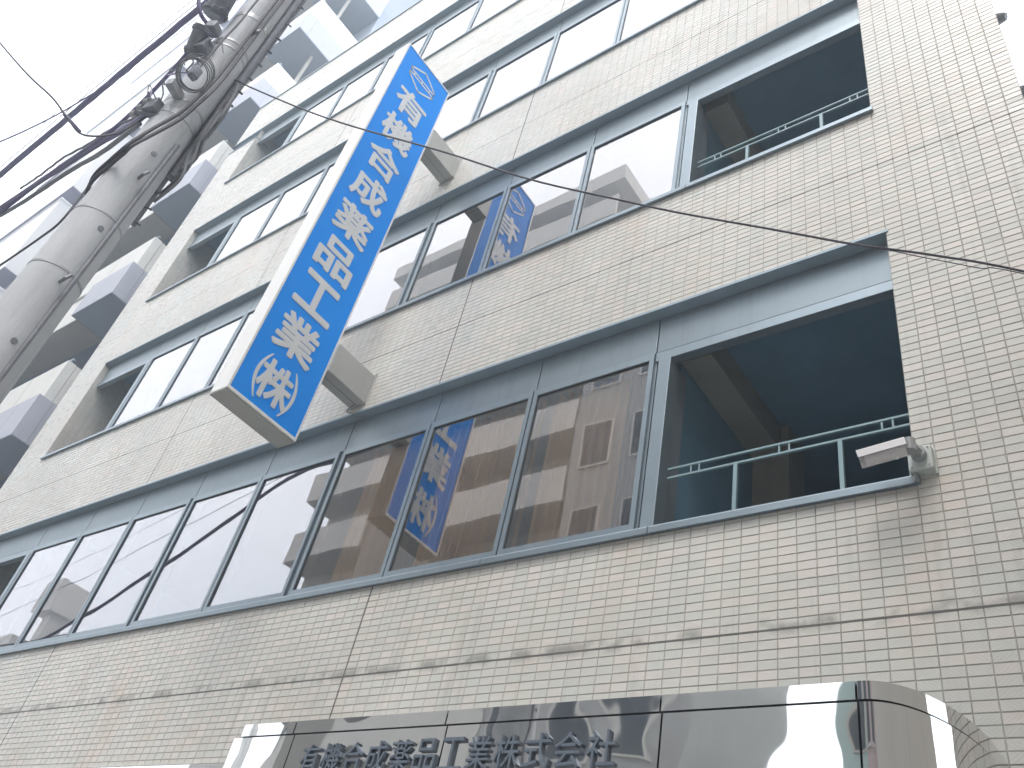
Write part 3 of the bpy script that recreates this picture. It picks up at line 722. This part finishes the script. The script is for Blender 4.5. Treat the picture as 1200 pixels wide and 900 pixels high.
for nm, pts, lb in (('A', [[-4.30,-2.92,5.0],[-4.31,-3.03,5.03],[-4.22,-3.10,5.1],[-4.104,-3.106,5.19],[-4.006,-3.109,5.21],[-3.985,-3.10,5.282],[-3.976,-3.06,5.464],[-3.966,-3.005,5.685],[-3.962,-2.985,5.848],[-3.97,-2.965,6.042],[-3.985,-2.955,6.293],[-3.995,-2.955,6.663],[-3.995,-2.955,7.193],[-4.0,-2.955,8.5]], 'black cable climbing across the pole face beside the coil'),
                    ('B', [[-4.30,-2.90,4.95],[-4.31,-3.01,4.98],[-4.22,-3.09,5.05],[-4.101,-3.089,5.17],[-4.013,-3.09,5.20],[-3.981,-3.085,5.27],[-3.972,-3.035,5.45],[-3.962,-2.98,5.666],[-3.958,-2.956,5.849],[-3.962,-2.935,6.053],[-3.978,-2.925,6.299],[-3.99,-2.925,6.685],[-3.99,-2.925,7.218],[-4.0,-2.925,8.5]], 'second black cable climbing just right of its twin on the pole')):
    cable('riser_cable', pts, .0105, 'cable_black', lb)
cable('drop_lead', [[-4.03,-3.04,8.0],[-4.01,-3.05,7.069],[-4.005,-3.05,6.777],[-4.003,-3.06,6.538],[-4.0,-3.065,6.303],[-3.99,-3.07,6.12]], .007, 'cable_black', 'thin lead running down the pole into the coil')
# spiral hanger round a bundle on the far side of the shaft
ax = [Vector(p) for p in catmull([[-4.30,-2.77,5.1],[-4.22,-2.79,5.5],[-4.16,-2.785,5.85],[-4.149,-2.775,6.247],[-4.149,-2.775,6.813],[-4.149,-2.775,7.483],[-4.15,-2.776,8.6]], 20)]
hb = thing('cable_bundle', (-4.15, -2.78, 5.2), 'bundle of cables in a spiral hanger on the building side of the pole', 'cable')
MB().tube(ax, .016, 8).build('core_cable', 'cable_grey', hb, smooth=True)
hel = []
for i, p in enumerate(ax):
    q = i*1.05; hel.append(p+Vector((.034*math.cos(q), .034*math.sin(q), 0)))
MB().tube(catmull(hel, 3), .005, 6).build('spiral_hanger', 'cable_black', hb, smooth=True)
for k in range(9):                                   # drooping tails of the bundle
    rr = random.Random(k+40); z = 5.45+.075*k
    p = [(-4.05+rr.uniform(-.02, .02), -2.81+rr.uniform(-.01, .02), z+.35), (-4.02+rr.uniform(-.02, .03), -2.80+rr.uniform(-.02, .02), z+.12), (-4.03+rr.uniform(-.02, .03), -2.79+rr.uniform(-.02, .03), z-.1), (-4.12+rr.uniform(-.02, .02), -2.79, z-.22-rr.uniform(0, .1))]
    MB().tube(catmull(p), .0095, 6).build('tail', 'cable_black' if k % 2 else 'cable_grey', hb, smooth=True)
cable('drop_wire', [[-4.10,-2.85,6.42],[-4.019,-2.815,6.362],[-3.889,-2.75,6.267],[-3.471,-2.543,5.987],[-3.108,-2.363,5.779],[-2.578,-2.1,5.513],[-2.104,-1.865,5.249],[-1.693,-1.661,5.076],[-1.393,-1.512,4.958],[-1.047,-1.341,4.843],[-0.729,-1.183,4.735],[-0.605,-1.121,4.705],[-0.432,-1.035,4.66],[-0.159,-0.9,4.567],[.6,-.5,4.25],[1.6,-.03,3.9]], .0052, 'cable_black', 'single slack black drop wire crossing in front of the facade')
cable('drop_wire', [[-0.74,-1.19,4.735],[-0.605,-1.118,4.70],[-0.50,-1.065,4.66],[-0.40,-1.02,4.62],[-0.30,-.965,4.59],[-.159,-.9,4.552],[.6,-.5,4.23],[1.6,-.03,3.88]], .0022, 'cable_black', 'hair thin second strand splitting off the drop wire by the bay')

# ------------------------------------------------------------------ neighbouring apartment building
nb = thing('apartment_building', (-18, 2, 0), 'pale apartment building with stacked boxy balconies beside the office', 'building')
NX = -14.33
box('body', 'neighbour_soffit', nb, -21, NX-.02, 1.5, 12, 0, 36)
for k in range(-1, 8):
    zb = 11.74+3.36*(k-1)
    if zb < 3: continue
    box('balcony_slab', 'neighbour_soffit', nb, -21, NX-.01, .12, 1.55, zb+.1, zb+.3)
    bay = box('balcony', 'neighbour_grey', nb, NX-1.45, NX, -.15, .118, zb+.012, zb+.88, bevel=.006)
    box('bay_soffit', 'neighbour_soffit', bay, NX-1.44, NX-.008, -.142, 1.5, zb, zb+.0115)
    box('side_panel', 'neighbour_grey', bay, NX-.12, NX-.001, .12, 1.5, zb+.012, zb+.88)
    pp = box('parapet', 'neighbour_white', nb, -21, NX-.03, -.07, .10, zb+.885, zb+1.72, bevel=.008)
    box('end_panel', 'neighbour_white', pp, NX-.15, NX-.032, .105, 1.5, zb+.885, zb+1.715)
    for xj in (-15.6, -16.9, -18.2, -19.5): box('panel_joint', 'neighbour_edge', pp, xj, xj+.018, -.0715, -.069, zb+.9, zb+1.70)
    box('handrail', 'aluminium', pp, -21, NX-.06, -.01, .04, zb+1.79, zb+1.83)
    for q in range(9): box('rail_post', 'aluminium', pp, NX-.12-q*.8, NX-.09-q*.8, 0, .03, zb+1.715, zb+1.795)
    box('bay_joint', 'neighbour_soffit', bay, NX-.74, NX-.726, -.1515, -.149, zb+.02, zb+.875)
    MB().tube([(NX-.35, .62, zb+.3), (NX-.35, .62, zb+3.36)], .05, 10).build('downpipe', 'neighbour_edge', nb, smooth=True)
    dw = box('balcony_door', 'aluminium', nb, NX-2.6, NX-.9, 1.44, 1.498, zb+.31, zb+2.35)
    box('pane', 'window_dark', dw, NX-2.5, NX-1.0, 1.43, 1.439, zb+.4, zb+2.27)
    box('recessed_fascia', 'neighbour_white', nb, -21, NX-1.46, -.03, .10, zb+.02, zb+.88)
    box('edge_soffit', 'neighbour_edge', nb, -21, NX-1.46, -.025, .6, zb, zb+.018)
# further white block down the street
tw = thing('tower_block', (-22, 0, 0), 'tall white block down the street with thin dark balcony lines', 'building')
box('body', 'tower_dark', tw, -26.6, -21.2, -.45, 10, 0, 36)
for k in range(11):
    z = 5.2+3.32*k
    p = box('balcony', 'tower_white', tw, -26.75, -21.15, -.85, -.452, z, z+2.72)
    box('coping', 'tower_white', p, -26.77, -21.13, -.875, -.44, z+2.72, z+2.78)
    box('underside', 'tower_dark', p, -26.74, -21.16, -.845, -.455, z-.03, z-.001)
    for j in range(12): box('vent', 'tower_dark', p, -26.5+j*.17, -26.44+j*.17, -.856, -.8505, z+1.2, z+1.26)

# ------------------------------------------------------------------ buildings across the street
opp = thing('apartment_block', (-20, -14, 0), 'beige apartment block with long white balconies across the street', 'building')
OY = -13.5
box('body', 'plaster_beige', opp, -27, -14.1, OY-11, OY-1.3, 0, 32.1)
box('stair_wall', 'plaster_brown', opp, -22.8, -19.2, OY-1.29, OY-.1, 0, 31.5)
rf = box('roof', 'plaster_pale', opp, -27.2, -13.9, OY-11.2, OY+.1, 32.1, 32.9)
for k in range(11):
    z = 18.78+2.78*(k-6)
    for x0, x1 in ((-27.0, -22.85), (-19.15, -14.1)):
        p = box('balcony', 'plaster_pale', opp, x0, x1, OY-.14, OY, z, z+1.3)
        box('balcony_floor', 'plaster_beige', p, x0, x1, OY-1.29, OY-.145, z, z+.15)
        for j in range(2):
            xw = x0+.5+j*2.0
            wn = box('window', 'plaster_pale', opp, xw, xw+1.6, OY-1.288, OY-1.25, z+.35, z+2.3)
            box('pane', 'window_dark', wn, xw+.06, xw+1.54, OY-1.249, OY-1.24, z+.41, z+2.24)
    for j in range(2):
        wn = box('window', 'plaster_pale', opp, -14.098, -14.05, OY-4-j*3.5, OY-3-j*3.5, z+1.2, z+2.3)
        box('pane', 'window_dark', wn, -14.049, -14.04, OY-3.94-j*3.5, OY-3.06-j*3.5, z+1.26, z+2.24)
def block(name, x0, x1, y, dep, h, mat, label, wcols, fl=3.2, trim='plaster_pale'):
    t = thing(name, ((x0+x1)/2, y-dep/2, 0), label, 'building')
    box('body', mat, t, x0, x1, y-dep, y, 0, h)
    box('roof_parapet', trim, t, x0-.1, x1+.1, y-dep-.1, y+.1, h, h+.6)
    z = 1.0
    while z+2.2 < h:
        for j in range(wcols):
            wdt = (x1-x0)/wcols; xa = x0+wdt*(j+.2); xb = x0+wdt*(j+.8)
            wn = box('window', trim, t, xa, xb, y+.001, y+.06, z, z+1.7)
            box('pane', 'window_dark', wn, xa+.07, xb-.07, y+.061, y+.068, z+.07, z+1.63)
        z += fl
    return t
block('grey_building', -14.0, -8.6, -13.5, 5, 22.5, 'plaster_grey', 'grey rendered office block across the street, lower than the beige apartments', 3)
block('green_building', -5.4, -3.6, -13.5, 8, 12, 'plaster_green', 'narrow pale green building across the street', 1, trim='plaster_beige')
block('pink_building', -3.4, 4.2, -13.5, 9, 10, 'plaster_pink', 'low pink rendered building across the street', 3)
block('brown_building', 5, 15, -13.5, 9, 17, 'plaster_brown', 'tall brown building across the street beyond the pink one', 4)
block('beige_house', -57, -47, -13.5, 2.5, 14.6, 'plaster_pale', 'low pale building across the street beyond the apartments', 3)
block('corner_building', 1.2, 11, 0.0, 10, 12, 'plaster_pale', 'low pale building next door past the tiled corner', 3)
ww = thing('water_tower', (-45.7, -14.3, 0), 'slim concrete roof tower with a flat square head across the street', 'tower')
box('shaft', 'plaster_pale', ww, -46.2, -45.3, -14.8, -13.9, 0, 16.4)
box('head', 'plaster_pale', ww, -46.7, -44.9, -15.1, -13.5, 16.4, 18.1, bevel=.05)
# ------------------------------------------------------------------ scattering volume added to stand in for veiling lens glare
hz_ = bpy.data.materials.new('glare_volume'); hz_.use_nodes = True; t = hz_.node_tree; t.nodes.clear()
o = N(t, 'ShaderNodeOutputMaterial'); pv = N(t, 'ShaderNodeVolumePrincipled')
pv.inputs['Color'].default_value = (.76, .89, 1, 1); pv.inputs['Density'].default_value = GLARE_DENSITY; pv.inputs['Anisotropy'].default_value = .2
t.links.new(pv.outputs[0], o.inputs['Volume']); MATS['glare_volume'] = hz_
box('glare_volume', 'glare_volume', None, -76, 46, -46, 31, -2, 37.5, kind='stuff')
